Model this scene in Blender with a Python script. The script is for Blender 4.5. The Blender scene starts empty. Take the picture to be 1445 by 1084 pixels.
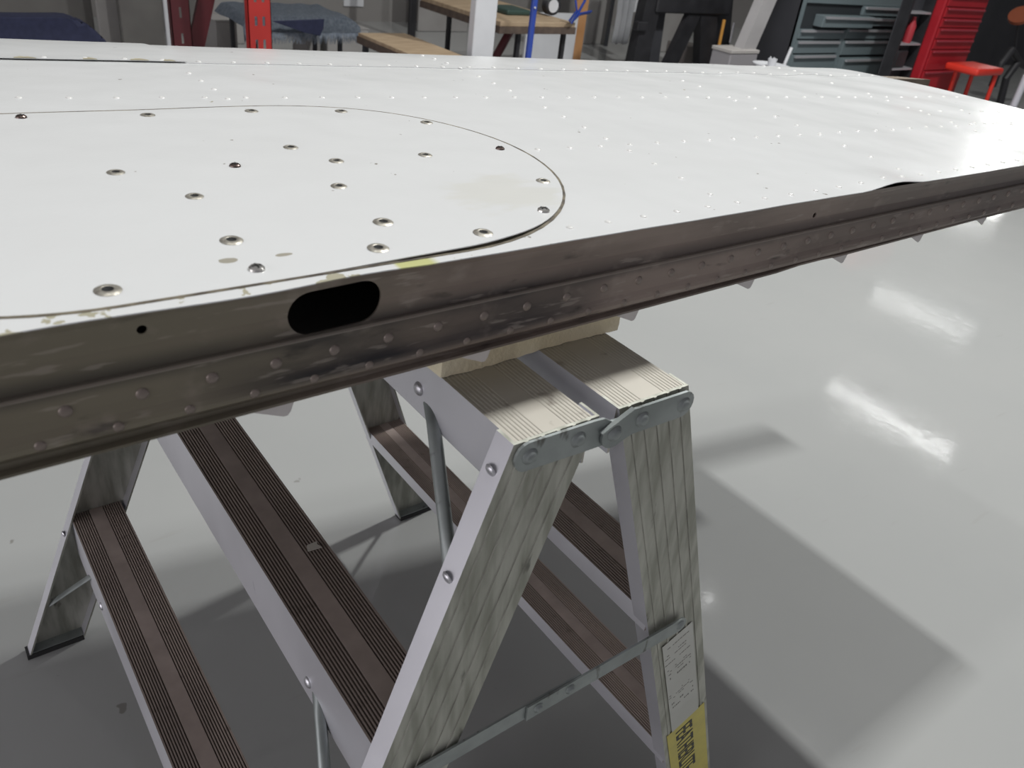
import bpy, bmesh, math, random
from mathutils import Vector, Matrix
random.seed(7)
scene = bpy.context.scene
col = scene.collection

# ---------------------------------------------------------------- camera
CAM = Vector((-0.4412, -0.3923, 1.2876))
RT = Vector((0.79834252, -0.5913351, 0.11389481))
UP = Vector((0.23268908, 0.47734989, 0.8473446))
FW = Vector((0.55543228, 0.64996914, -0.51868594))
FPX = 1144.24
cam = bpy.data.cameras.new('camera')
camo = bpy.data.objects.new('camera', cam)
col.objects.link(camo)
m = Matrix((RT, UP, -FW)).transposed().to_4x4()
m.translation = CAM
camo.matrix_world = m
cam.sensor_width = 36.0
cam.lens = FPX / 1445 * 36
cam.clip_start = 0.02
cam.dof.use_dof = True
cam.dof.focus_distance = 1.0
cam.dof.aperture_fstop = 11
scene.camera = camo

# ---------------------------------------------------------------- light
scene.view_settings.view_transform = 'Standard'
scene.view_settings.look = 'None'
scene.view_settings.gamma = 1
scene.view_settings.use_curve_mapping = False
scene.view_settings.exposure = 0.0
w = bpy.data.worlds.new('world'); scene.world = w; w.use_nodes = True
w.node_tree.nodes['Background'].inputs[0].default_value = (0.84, 0.81, 0.88, 1)
w.node_tree.nodes['Background'].inputs[1].default_value = 0.27

def area(loc, sx, sy, power, color=(1, 1, 0.985)):
    l = bpy.data.lights.new('ceiling_or_added_light', 'AREA'); l.shape = 'RECTANGLE'
    l.size = sx; l.size_y = sy; l.energy = power; l.color = color
    o = bpy.data.objects.new('ceiling_or_added_light', l); o.location = loc
    col.objects.link(o); return o
LAMPS = [(2.05, 0.84, 5.0, .14, .30, 124), (4.09, 1.17, 5.0, .14, .30, 236), (-0.30, 0.84, 5.0, .14, .30, 26),
         (11.0, 4.05, 5.0, .09, 2.1, 18), (15.4, 6.0, 5.0, .16, 2.1, 10), (5.6, 2.95, 5.0, .12, .14, .8)]
for a in LAMPS:
    area((a[0], a[1], a[2] - .01), a[3], a[4], a[5])

# added lights out of view: left fill for the skirts, highlight for the wing
left_fill = area((-6.4, 0.5, 1.9), 6.0, 3.4, 190, (1.0, .965, 1.0)); left_fill.name = 'left_fill_light'; left_fill.rotation_euler = (0, math.radians(-90), 0)
left_fill.data.size, left_fill.data.size_y = 3.4, 6.0
wing_highlight = area((18.6, 7.0, 3.2), .9, .5, 30); wing_highlight.name = 'wing_highlight_light'
wing_highlight.rotation_euler = (Vector((0, 0, 1)) - wing_highlight.location).to_track_quat('-Z', 'Y').to_euler()

# ---------------------------------------------------------------- materials
def mat(name, color, rough=.5, metal=0.0, spec=.5, noise=None, bump=None, color2=None, scale=8, coat=0, stretch=None, detail=6, lo=.35, hi=.7):
    m = bpy.data.materials.new(name); m.use_nodes = True
    nt = m.node_tree; b = nt.nodes['Principled BSDF']
    b.inputs['Base Color'].default_value = (*color, 1)
    b.inputs['Roughness'].default_value = rough
    b.inputs['Metallic'].default_value = metal
    b.inputs['Specular IOR Level'].default_value = spec
    b.inputs['Coat Weight'].default_value = coat
    tc = nt.nodes.new('ShaderNodeTexCoord'); mp = nt.nodes.new('ShaderNodeMapping')
    nt.links.new(tc.outputs['Object'], mp.inputs[0])
    if stretch: mp.inputs['Scale'].default_value = stretch
    if color2 is not None:
        n = nt.nodes.new('ShaderNodeTexNoise'); n.inputs['Scale'].default_value = scale; n.inputs['Detail'].default_value = detail
        nt.links.new(mp.outputs[0], n.inputs['Vector'])
        r = nt.nodes.new('ShaderNodeValToRGB'); r.color_ramp.elements[0].position = lo; r.color_ramp.elements[1].position = hi
        r.color_ramp.elements[0].color = (*color, 1); r.color_ramp.elements[1].color = (*color2, 1)
        nt.links.new(n.outputs[0], r.inputs[0]); nt.links.new(r.outputs[0], b.inputs['Base Color'])
        m['ramp'] = r.name
    if bump:
        n2 = nt.nodes.new('ShaderNodeTexNoise'); n2.inputs['Scale'].default_value = bump[0]; n2.inputs['Detail'].default_value = 3
        nt.links.new(mp.outputs[0], n2.inputs['Vector'])
        bp = nt.nodes.new('ShaderNodeBump'); bp.inputs['Distance'].default_value = bump[1]; bp.inputs['Strength'].default_value = bump[2] if len(bump) > 2 else 1
        nt.links.new(n2.outputs[0], bp.inputs['Height']); nt.links.new(bp.outputs[0], b.inputs['Normal'])
    return m
class NT:
    """small helper for building masks in a node tree"""
    def __init__(s, m): s.nt = m.node_tree; s.b = s.nt.nodes['Principled BSDF']
    def node(s, t, **kw):
        n = s.nt.nodes.new(t)
        for k, v in kw.items(): setattr(n, k, v)
        return n
    def link(s, a, b): s.nt.links.new(a, b)
    def xyz(s):
        tc = s.node('ShaderNodeTexCoord'); sp = s.node('ShaderNodeSeparateXYZ'); s.link(tc.outputs['Object'], sp.inputs[0]); return tc.outputs['Object'], sp.outputs
    def math(s, op, a, b=None, clamp=False):
        n = s.node('ShaderNodeMath', operation=op); n.use_clamp = clamp
        for i, v in enumerate((a, b)):
            if v is None: continue
            if isinstance(v, (int, float)): n.inputs[i].default_value = v
            else: s.link(v, n.inputs[i])
        return n.outputs[0]
    def ramp(s, v, a, b):
        n = s.node('ShaderNodeMapRange'); n.interpolation_type = 'SMOOTHSTEP'
        n.inputs['From Min'].default_value = a; n.inputs['From Max'].default_value = b
        s.link(v, n.inputs['Value']); return n.outputs[0]
    def noise(s, vec, scale, detail=5, stretch=None, w=0.0):
        if stretch:
            mp = s.node('ShaderNodeMapping'); mp.inputs['Scale'].default_value = stretch; s.link(vec, mp.inputs[0]); vec = mp.outputs[0]
        n = s.node('ShaderNodeTexNoise'); n.inputs['Scale'].default_value = scale; n.inputs['Detail'].default_value = detail
        s.link(vec, n.inputs['Vector']); return n.outputs[0]
    def mix(s, f, a, b):
        n = s.node('ShaderNodeMix', data_type='RGBA')
        if isinstance(f, (int, float)): n.inputs[0].default_value = f
        else: s.link(f, n.inputs[0])
        for i, v in ((6, a), (7, b)):
            if isinstance(v, tuple): n.inputs[i].default_value = (*v, 1)
            else: s.link(v, n.inputs[i])
        return n.outputs[2]

# white wing paint: chips by the spar edge, small scuffs, oil-canned sheet
def white_paint(name, chips=True, patch=False):
    m = mat(name, (.85, .86, .85), .21, spec=.5); k = NT(m); v, (x, y, z) = k.xyz()
    c = k.mix(k.noise(v, 3.2), (.72, .735, .735), (.685, .695, .69))
    sc = k.ramp(k.noise(v, 70, 2, (1, 1, .1)), .755, .775)
    c = k.mix(sc, c, (.30, .28, .25))
    if chips:
        n = k.noise(v, 42, 5)
        edge = k.math('MULTIPLY', k.ramp(y, .118, .094), k.ramp(x, .18, -.12))
        c = k.mix(k.ramp(k.math('ADD', n, k.math('MULTIPLY', edge, .20)), .775, .782), c, (.42, .40, .30))
        yel = k.math('MULTIPLY', k.math('MULTIPLY', k.ramp(y, .104, .1), k.ramp(x, -.155, -.15)), k.ramp(x, -.115, -.125))
        c = k.mix(yel, c, (.55, .56, .26))
    if patch:   # old adhesive residue on the access panel
        n = k.noise(v, 34, 6, (.6, 1.5, 1))
        dx = k.math('DIVIDE', k.math('SUBTRACT', x, .022), .075); dy = k.math('DIVIDE', k.math('SUBTRACT', y, .205), .065)
        r = k.math('ADD', k.math('MULTIPLY', dx, dx), k.math('MULTIPLY', dy, dy))
        c = k.mix(k.math('MULTIPLY', k.ramp(k.math('ADD', r, k.math('MULTIPLY', n, 2.2)), 1.9, 1.3), .38), c, (.62, .61, .53))
        for cx, cy, rx, ry in ((-.262, .142, .007, .0045), (-.222, .139, .007, .003)):
            dx = k.math('DIVIDE', k.math('SUBTRACT', x, cx), rx); dy = k.math('DIVIDE', k.math('SUBTRACT', y, cy), ry)
            r = k.math('ADD', k.math('MULTIPLY', dx, dx), k.math('MULTIPLY', dy, dy))
            c = k.mix(k.ramp(k.math('ADD', r, k.math('MULTIPLY', k.noise(v, 160), 1.6)), 1.75, 1.6), c, (.36, .34, .28))
    k.link(c, k.b.inputs['Base Color'])
    b1 = k.node('ShaderNodeBump'); b1.inputs['Distance'].default_value = .004; k.link(k.noise(v, 7, 2, (1, 1, .2)), b1.inputs['Height'])
    b2 = k.node('ShaderNodeBump'); b2.inputs['Distance'].default_value = .00012; k.link(k.noise(v, 160, 3), b2.inputs['Height'])
    b1.inputs['Strength'].default_value = .8; b2.inputs['Strength'].default_value = .6
    k.link(b1.outputs[0], b2.inputs['Normal']); k.link(b2.outputs[0], k.b.inputs['Normal'])
    return m
M = {}
M['skin'] = white_paint('white_skin_paint')
M['panel'] = white_paint('white_panel_paint', False, True)
M['rivet_white'] = mat('painted_rivet', (.70, .70, .68), .28)
M['rivet_web'] = mat('stained_rivet', (.24, .20, .175), .4, .35)
def web_mat():
    m = mat('stained_spar_metal', (.1, .08, .07), .42, metal=.35); k = NT(m); v, (x, y, z) = k.xyz()
    n = k.noise(v, 9, 6, (.5, 1, 2.2)); n2 = k.noise(v, 60, 5, (.3, 1, 1))
    c = k.mix(k.ramp(n, .35, .68), (.18, .142, .12), (.31, .25, .215))
    c = k.mix(k.ramp(x, -.05, -.35), c, k.mix(n, (.165, .148, .105), (.25, .22, .165)))
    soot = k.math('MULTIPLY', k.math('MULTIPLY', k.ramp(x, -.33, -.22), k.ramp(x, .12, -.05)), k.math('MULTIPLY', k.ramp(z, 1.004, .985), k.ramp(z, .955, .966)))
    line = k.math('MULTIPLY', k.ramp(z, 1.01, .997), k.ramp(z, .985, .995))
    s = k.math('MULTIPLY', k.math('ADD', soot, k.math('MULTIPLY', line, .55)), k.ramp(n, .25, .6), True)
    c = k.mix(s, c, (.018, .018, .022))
    c = k.mix(k.ramp(n2, .62, .78), c, (.05, .043, .037))
    n3 = k.noise(v, 28, 6, (1, 1, 1.4)); c = k.mix(k.math('MULTIPLY', k.ramp(n3, .56, .74), .32), c, (.42, .36, .31))
    n4 = k.noise(v, 150, 3, (.15, 1, 1)); c = k.mix(k.math('MULTIPLY', k.ramp(n4, .62, .7), .35), c, (.45, .40, .35))
    c = k.mix(k.math('MULTIPLY', k.math('MULTIPLY', k.ramp(z, .9925, .9935), k.ramp(z, .9950, .9940)), .6), c, (.46, .41, .36))  # highlight along the step edge, painted into the colour
    c = k.mix(k.math('MULTIPLY', k.ramp(x, .35, .9), .45), c, (.07, .062, .055))
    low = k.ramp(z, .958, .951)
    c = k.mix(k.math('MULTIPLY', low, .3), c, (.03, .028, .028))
    k.link(c, k.b.inputs['Base Color'])
    k.link(k.math('ADD', k.math('MULTIPLY', n, .35), .25), k.b.inputs['Roughness'])
    bp = k.node('ShaderNodeBump'); bp.inputs['Distance'].default_value = .0015; bp.inputs['Strength'].default_value = .5
    k.link(n, bp.inputs['Height']); k.link(bp.outputs[0], k.b.inputs['Normal'])
    return m
M['web'] = web_mat()
M['under'] = mat('underside_paint', (.22, .21, .20), .5)
M['inside'] = mat('bare_inner_metal', (.10, .105, .10), .6)
M['orange'] = mat('orange_tip_edge', (.62, .27, .04), .5)
M['brown_strip'] = mat('brown_edge_strip', (.16, .13, .10), .5, metal=.3, color2=(.24, .20, .16), scale=14)
M['gasket'] = mat('brown_gasket', (.05, .04, .03), .7, color2=(.22, .19, .13), scale=60)
M['socket'] = mat('worn_fastener_socket', (.28, .26, .22), .4, metal=.6, color2=(.5, .48, .42), scale=300)
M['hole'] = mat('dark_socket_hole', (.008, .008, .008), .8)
M['screw_dark'] = mat('dark_screw_steel', (.12, .09, .08), .3, metal=.8)
M['screw_silver'] = mat('bright_screw_steel', (.62, .61, .58), .22, metal=.9)
M['tab'] = mat('grey_tab', (.62, .59, .58), .45, metal=.2)
M['foam'] = mat('yellow_foam', (.90, .80, .55), .95, color2=(.93, .86, .66), scale=9, bump=(220, .0012), spec=.1)

def alu(name, c1, c2, rough=.42, metal=.75, stretch=(6, 6, .6), scale=9, scuff=(.08, .08, .07), sc=.66):
    m = mat(name, c1, rough, metal); k = NT(m); v, (x, y, z) = k.xyz()
    n = k.noise(v, scale, 6, stretch); c = k.mix(k.ramp(n, .3, .7), c1, c2)
    c = k.mix(k.ramp(k.noise(v, 45, 4, (1, 1, .35)), sc, sc + .08), c, scuff)
    k.link(c, k.b.inputs['Base Color'])
    k.link(k.math('ADD', k.math('MULTIPLY', n, .25), rough - .1), k.b.inputs['Roughness'])
    return m
M['stile'] = alu('weathered_aluminium_rail', (.31, .315, .265), (.52, .525, .465), .5, .5, (5, 5, .8), 14, (.17, .17, .145), .65)
M['skirt'] = alu('brushed_aluminium_skirt', (.66, .66, .70), (.74, .74, .78), .42, .7, (1, 1, 1), 4, (.5, .5, .55), .7)
def tread_mat():
    m = mat('worn_ribbed_tread', (.5, .5, .5), .5, .3); k = NT(m); v, (x, y, z) = k.xyz()
    n = k.noise(v, 14, 6, (1, .3, 1)); n2 = k.noise(v, 55, 4)
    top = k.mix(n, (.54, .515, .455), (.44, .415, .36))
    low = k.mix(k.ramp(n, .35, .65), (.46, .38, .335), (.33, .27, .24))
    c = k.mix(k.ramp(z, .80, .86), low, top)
    # grime lies in the grooves of the lower treads
    k.link(c, k.b.inputs['Base Color'])
    c2 = k.mix(k.math('MULTIPLY', k.ramp(n2, .6, .75), .5), c, (.16, .13, .11)); k.link(c2, k.b.inputs['Base Color'])
    return m
M['tread'] = tread_mat()
M['rail_grime'] = mat('rail_grime', (.17, .17, .145), .6, .3, color2=(.34, .34, .30), scale=30)
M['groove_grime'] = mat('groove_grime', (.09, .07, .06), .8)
M['tread_band'] = mat('smooth_tread_band', (.46, .38, .345), .5, .2, color2=(.34, .28, .25), scale=22)
M['zinc'] = alu('zinc_plated_steel', (.24, .265, .26), (.37, .40, .395), .42, .65, (1, 1, 1), 16, (.12, .12, .11), .62)
M['rivet_alu'] = mat('aluminium_rivet', (.58, .58, .61), .35, .8)
M['pad'] = mat('black_rubber', (.03, .03, .03), .8)
def label_white():
    m = mat('printed_label', (.52, .53, .48), .5, color2=(.60, .61, .56), scale=12)
    return m
M['label_w'] = label_white()
M['label_y'] = mat('yellow_label', (.66, .58, .13), .5, color2=(.56, .49, .13), scale=30)
M['ink'] = mat('black_print', (.05, .05, .045), .6)
M['ink2'] = mat('faded_print', (.22, .22, .2), .6)

def floor_mat():
    m = mat('grey_epoxy_floor', (.5, .5, .5), .12, spec=.35); k = NT(m); v, (x, y, z) = k.xyz()
    n = k.noise(v, 1.6, 5); c = k.mix(n, (.325, .335, .33), (.375, .38, .37))
    st = k.noise(v, 13, 3)
    sp = k.math('MULTIPLY', k.ramp(st, .70, .725), k.ramp(x, .6, .0))
    c = k.mix(k.math('MULTIPLY', sp, .7), c, (.17, .16, .145))
    ln = k.noise(v, 5, 6, (1, 6, 1)); c = k.mix(k.math('MULTIPLY', k.ramp(ln, .66, .74), .25), c, (.3, .3, .28))
    k.link(c, k.b.inputs['Base Color'])
    k.link(k.math('ADD', k.math('MULTIPLY', k.noise(v, 6, 4), .06), .05), k.b.inputs['Roughness'])
    bp = k.node('ShaderNodeBump'); bp.inputs['Distance'].default_value = .0006; bp.inputs['Strength'].default_value = .5
    k.link(k.noise(v, 22, 3), bp.inputs['Height'])
    b2 = k.node('ShaderNodeBump'); b2.inputs['Distance'].default_value = .004; b2.inputs['Strength'].default_value = .4
    k.link(k.noise(v, 2.2, 2), b2.inputs['Height']); k.link(b2.outputs[0], bp.inputs['Normal'])
    k.link(bp.outputs[0], k.b.inputs['Normal'])
    return m
M['floor'] = floor_mat()
M['wall'] = mat('grey_wall', (.21, .20, .19), .8, color2=(.27, .26, .25), scale=.8)
M['wallpanel'] = mat('pale_wall_panel', (.30, .29, .28), .7, color2=(.36, .35, .34), scale=1.5)
M['ceiling'] = mat('white_ceiling', (.6, .6, .6), .9, color2=(.55, .55, .55), scale=1)

# ---------------------------------------------------------------- helpers
def link(name, bm, material, parent=None, smooth=False, recalc=True):
    if recalc: bmesh.ops.recalc_face_normals(bm, faces=bm.faces[:])
    me = bpy.data.meshes.new(name); bm.to_mesh(me); bm.free()
    if smooth:
        for f in me.polygons: f.use_smooth = True
        me.set_sharp_from_angle(angle=math.radians(38))
    for mm in (material if isinstance(material, (list, tuple)) else [material]): me.materials.append(mm)
    o = bpy.data.objects.new(name, me); col.objects.link(o)
    if parent is not None:
        o.parent = parent; o.matrix_parent_inverse = Matrix.Translation(parent.location).inverted() if parent.parent is None else Matrix.Identity(4)
    return o
def tag(o, label=None, cat=None, group=None, kind=None):
    if label: o['label'] = label
    if cat: o['category'] = cat
    if group: o['group'] = group
    if kind: o['kind'] = kind
    return o
def empty(name, loc, label, cat, group=None):
    o = bpy.data.objects.new(name, None); o.location = loc; o.empty_display_size = .1; col.objects.link(o)
    return tag(o, label, cat, group)
def box(bm, x0, x1, y0, y1, z0, z1):
    vs = [bm.verts.new(p) for p in ((x0,y0,z0),(x1,y0,z0),(x1,y1,z0),(x0,y1,z0),(x0,y0,z1),(x1,y0,z1),(x1,y1,z1),(x0,y1,z1))]
    for f in ((0,3,2,1),(4,5,6,7),(0,1,5,4),(1,2,6,5),(2,3,7,6),(3,0,4,7)): bm.faces.new([vs[i] for i in f])
    return vs
def B(*a):
    bm = bmesh.new(); box(bm, *a); return bm
def bev(bm, r, seg=2):
    bmesh.ops.bevel(bm, geom=bm.edges[:], offset=r, segments=seg, affect='EDGES', profile=.5); return bm
def prism(bm, pts, d):
    """polygon of 3D points pushed along vector d"""
    a = [bm.verts.new(p) for p in pts]; b = [bm.verts.new(Vector(p) + Vector(d)) for p in pts]
    n = len(pts); bm.faces.new(a); bm.faces.new(b[::-1])
    for i in range(n): bm.faces.new((a[i], b[i], b[(i+1) % n], a[(i+1) % n]))
    return bm
def tube(bm, pts, rad, seg=12, cap=True):
    pts = [Vector(p) for p in pts]; rad = rad if isinstance(rad, (list, tuple)) else [rad] * len(pts)
    rings = []
    for i, p in enumerate(pts):
        d = (pts[min(i+1, len(pts)-1)] - pts[max(i-1, 0)]).normalized()
        u = d.orthogonal().normalized() if i == 0 else (u - d * u.dot(d)).normalized()
        v = d.cross(u)
        r = rad[i]; ru, rv = (r if isinstance(r, tuple) else (r, r))
        rings.append([bm.verts.new(p + u * ru * math.cos(2*math.pi*k/seg) + v * rv * math.sin(2*math.pi*k/seg)) for k in range(seg)])
    for a, b in zip(rings, rings[1:]):
        for k in range(seg): bm.faces.new((a[k], a[(k+1) % seg], b[(k+1) % seg], b[k]))
    if cap: bm.faces.new(rings[0][::-1]); bm.faces.new(rings[-1])
    return bm
def lathe(bm, prof, seg=20, mat_idx=None):
    """prof: (r, z) list, starts and ends on the axis or open"""
    rings = []
    for r, z in prof:
        if r < 1e-6: rings.append([bm.verts.new((0, 0, z))])
        else: rings.append([bm.verts.new((r*math.cos(2*math.pi*k/seg), r*math.sin(2*math.pi*k/seg), z)) for k in range(seg)])
    for i, (a, b) in enumerate(zip(rings, rings[1:])):
        for k in range(seg):
            k2 = (k+1) % seg
            if len(a) == 1: f = bm.faces.new((a[0], b[k], b[k2]))
            elif len(b) == 1: f = bm.faces.new((a[k], b[0], a[k2]))
            else: f = bm.faces.new((a[k], b[k], b[k2], a[k2]))
            if mat_idx: f.material_index = mat_idx[i]
    return bm
def at(px, py, Y):
    """point of the vertical plane y = Y seen at a measured picture position"""
    d = FW + RT * ((px - 722.5) / FPX) - UP * ((py - 542) / FPX)
    return CAM + d * ((Y - CAM.y) / d.y)
def interp(x, xs, ys):
    if x <= xs[0]: return ys[0]
    for i in range(1, len(xs)):
        if x <= xs[i]: return ys[i-1] + (ys[i]-ys[i-1]) * (x-xs[i-1]) / (xs[i]-xs[i-1])
    return ys[-1]

# ---------------------------------------------------------------- structure
def struct(name, bm, m, label, parent=None):
    o = link(name, bm, m, parent); return tag(o, label, None, None, 'structure')
fl_bm = B(-6, 20, -5, 7.4, -.1, 0)
struct('floor', fl_bm, M['floor'], 'glossy light grey epoxy hangar floor under the trestle')
struct('wall_back', B(-6, 20, 7.4, 7.55, 0, 5.4), M['wall'], 'grey hangar wall behind the workbenches')
struct('wall_right', B(20, 20.15, -5, 7.55, 0, 5.4), M['wall'], 'far end wall of the hangar')
struct('ceiling', B(-6, 20.15, -5, 7.55, 5.4, 5.5), M['ceiling'], 'white hangar ceiling carrying the lamps')

# ceiling lamps (the sources themselves hang just below each housing)
M['lamp'] = mat('lamp_housing', (.7, .7, .7), .5)
for i, a in enumerate(LAMPS):
    bm = B(a[0]-a[3]/2-.03, a[0]+a[3]/2+.03, a[1]-a[4]/2-.03, a[1]+a[4]/2+.03, 5.0, 5.07)
    for s in (-1, 1): box(bm, a[0]-.01, a[0]+.01, a[1]+s*a[4]*.35-.01, a[1]+s*a[4]*.35+.01, 5.07, 5.4)
    o = link('ceiling_lamp', bm, M['lamp'])
    tag(o, 'slim ceiling lamp hung above the hangar floor, out of frame', 'lamp', 'ceiling lamps above the frame')

# ---------------------------------------------------------------- wing
Y0 = .09; XT = 1.405; XR = -1.15
FT = [0, .06, .12, .25, .4, .55, .7, .82, .9, .95, .98, 1.]
FV = [1, 1.045, 1.08, 1.13, 1.15, 1.12, 1.02, .86, .68, .48, .28, 0]
def yle(x): return 1.06 - .17 * x
def hx(x): return .0435 - .0092 * x
def fsmooth(t):
    # smooth the table a little
    s = 0
    for d in (-.03, -.015, 0, .015, .03): s += interp(min(max(t + d*min(1, (1-t)*8), 0), 1), FT, FV)
    return s / 5
def tof(x, y): return (y - Y0) / (yle(x) - Y0)
def ztop(x, y):
    t = min(max(tof(x, y), 0), 1)
    z = .9925 + hx(x) * fsmooth(t)
    wv = min(max((x - .70) / .25, 0), 1)
    z += (.00025 + .0011 * wv) * math.sin(x * 34 + 4 * y + .6) * math.sin(y * 21 + 3 * x) * min(1, (1 - t) * 6) * min(1, t * 8)
    if y < .16:   # sprung sheet edge
        e = max(0, 1 - abs(x - .545) / .075); e = e*e*(3-2*e)
        z += .0055 * e * (1 - (y - Y0) / .07)
    return z
def zbot(x, y):
    t = min(max(tof(x, y), 0), 1); return .9925 - hx(x) * fsmooth(t)
def yseam(x): return .774 - .107 * x
wing = empty('aircraft_wing', (0, .4, .944), 'white riveted aircraft wing with a brown spar face, lying across the aluminium trestle', 'aircraft wing')
def sheet(xs, rows, zf, thick):
    """rows: function x -> list of y ; thick sheet below zf"""
    bm = bmesh.new(); top = []; bot = []
    for x in xs:
        ys = rows(x)
        top.append([bm.verts.new((x, y, zf(x, y))) for y in ys]); bot.append([bm.verts.new((x, y, zf(x, y) - thick)) for y in ys])
    nx, ny = len(top), len(top[0])
    for i in range(nx-1):
        for j in range(ny-1):
            bm.faces.new((top[i][j], top[i+1][j], top[i+1][j+1], top[i][j+1]))
            bm.faces.new((bot[i][j], bot[i][j+1], bot[i+1][j+1], bot[i+1][j]))
    for j in range(ny-1):
        for i in (0, nx-1): bm.faces.new((top[i][j], top[i][j+1], bot[i][j+1], bot[i][j]))
    for i in range(nx-1):
        for j in (0, ny-1): bm.faces.new((top[i][j], bot[i][j], bot[i+1][j], top[i+1][j]))
    return bm
XS = [XR + (XT - XR) * i / 150 for i in range(151)]
def edge_y(x):   # the sheet edge is slightly uneven
    e = .0004 * math.sin(x * 23) + .0002 * math.sin(x * 61 + 1)
    if x < -.12: e += .0022 * math.sin(x * 31 + .5) - .001
    return Y0 + e
link('top_skin', sheet(XS, lambda x: [edge_y(x) + (yseam(x) + .012 - edge_y(x)) * (j / 34) for j in range(35)], ztop, .0009), M['skin'], wing, True)
link('bottom_skin', sheet(XS[::3], lambda x: [Y0 + .004 + (yle(x)*.86 - Y0) * (j / 14) for j in range(15)], lambda x, y: zbot(x, y) + .0009, .0009), M['under'], wing, True)
# leading edge skin, wrapping round the nose; split in two sheets at x = -.085
def nose_skin(xa, xb, lift, n):
    bm = bmesh.new(); R = []
    for i in range(n + 1):
        x = xa + (xb - xa) * i / n; ys = yseam(x); ring = []
        t0 = tof(x, ys); N = 16
        for off in (0, -.0009):
            for j in range(N + 1):
                t = 1 - (1 - t0) * (1 - j / N) ** 2; y = Y0 + t * (yle(x) - Y0)
                ring.append((x, y, ztop(x, y) + lift + off))
            seg = ring[-(N+1):]
            for j in range(N - 1, 2, -1):
                t = 1 - (1 - t0) * (1 - j / N) ** 2; y = Y0 + t * (yle(x) - Y0)
                ring.append((x, y, zbot(x, y) - lift - off))
        R.append(ring)
    h = len(R[0]) // 2
    V = [[bm.verts.new(p) for p in r] for r in R]
    for a, b in zip(V, V[1:]):
        for j in range(h - 1):
            bm.faces.new((a[j], b[j], b[j+1], a[j+1])); bm.faces.new((a[h+j], a[h+j+1], b[h+j+1], b[h+j]))
        bm.faces.new((a[0], a[h], b[h], b[0])); bm.faces.new((a[h-1], b[h-1], b[-1], a[-1]))
    for r in (V[0], V[-1]):
        for j in range(h - 1): bm.faces.new((r[j], r[j+1], r[h+j+1], r[h+j]))
    return bm
link('leading_edge_skin', nose_skin(-.085, XT, .0008, 90), M['skin'], wing, True)
link('leading_edge_skin', nose_skin(XR, -.0835, .0026, 60), M['skin'], wing, True)
# chips of bare primer along the seam of the left sheet
M['primer'] = mat('bare_primer_chip', (.40, .37, .26), .6, color2=(.30, .27, .2), scale=90)
random.seed(3)
for cx, cw in ((-.272, .012), (-.20, .008), (-.142, .011), (-.105, .007), (-.33, .01)):
    bm = bmesh.new(); pts = []
    for k in range(11):
        u = k / 10; x = cx + (u - .5) * 2 * cw; y = yseam(x) + .001 + .011 * math.sin(math.pi * u) ** .7 * (1 + .3 * random.uniform(-1, 1))
        pts.append((x, y, ztop(x, y) + .0031))
    pts += [(cx + cw, yseam(cx + cw) - .0005, ztop(cx + cw, yseam(cx)) + .0031), (cx - cw, yseam(cx - cw) - .0005, ztop(cx - cw, yseam(cx)) + .0031)]
    prism(bm, pts, (0, 0, -.0006)); link('paint_chip', bm, M['primer'], wing)
# tip rib closing the end, with an orange painted rim
def tip_profile(x, k=1.0):
    P = []
    for j in range(30): t = j / 29; y = Y0 + t * (yle(x) - Y0); P.append((x, y, ztop(x, y) * k))
    for j in range(28, -1, -1): t = j / 29; y = Y0 + t * (yle(x) - Y0); P.append((x, y, zbot(x, y)))
    return P
bm = prism(bmesh.new(), [(p[0], p[1], p[2] - (.001 if i < 30 else -.001)) for i, p in enumerate(tip_profile(XT - .004))], (.006, 0, 0))
link('tip_rib', bm, M['orange'], wing)
bm = prism(bmesh.new(), [(p[0], p[1], p[2] - (.001 if i < 30 else -.001)) for i, p in enumerate(tip_profile(XR))], (.002, 0, 0))
link('root_rib', bm, M['inside'], wing)

# spar web with real cut-outs
WT = Y0 + .0045
def cut(target, cutters):
    for c in cutters:
        md = target.modifiers.new('b', 'BOOLEAN'); md.operation = 'DIFFERENCE'; md.object = c; md.solver = 'EXACT'
    dg = bpy.context.evaluated_depsgraph_get(); dg.update()
    me = bpy.data.meshes.new_from_object(target.evaluated_get(dg)); target.modifiers.clear(); target.data = me
    for c in cutters: bpy.data.objects.remove(c)
def stadium(cx, cz, L, r, y0, y1, tilt=0, n=14):
    pts = []
    for s, a0 in ((1, -math.pi/2), (-1, math.pi/2)):
        for k in range(n + 1):
            a = a0 + math.pi * k / n; px = s * L/2 + r * math.cos(a); pz = r * math.sin(a)
            pts.append((cx + px, y0, cz + pz + tilt * px))
    o = link('cutter', prism(bmesh.new(), pts, (0, y1 - y0, 0)), M['hole']); return o
bm = bmesh.new(); prof = []
N = 60; F = []; K = []
for i in range(N + 1):
    x = XR + .002 + (XT - XR - .006) * i / N; zt = .9925 + hx(x) - .0012; zb = .9925 - hx(x) + .001
    zs = [zt, zt - .006, zt - .012, zt - .025, .998, .985, .965, zb]
    yo = [-.0015, .0012, .0022, .0032, .0022, .0015, .0015, .0015]
    F.append([bm.verts.new((x, WT + b, z)) for z, b in zip(zs, yo)]); K.append([bm.verts.new((x, WT + b + .0016, z)) for z, b in zip(zs, yo)])
for i in range(N):
    for j in range(7):
        bm.faces.new((F[i][j], F[i][j+1], F[i+1][j+1], F[i+1][j])); bm.faces.new((K[i][j], K[i+1][j], K[i+1][j+1], K[i][j+1]))
    bm.faces.new((F[i][0], F[i+1][0], K[i+1][0], K[i][0])); bm.faces.new((F[i][7], K[i][7], K[i+1][7], F[i+1][7]))
for i in (0, N):
    for j in range(7): bm.faces.new((F[i][j], K[i][j], K[i][j+1], F[i][j+1]))
web = link('spar_web', bm, M['web'], wing)
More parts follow.
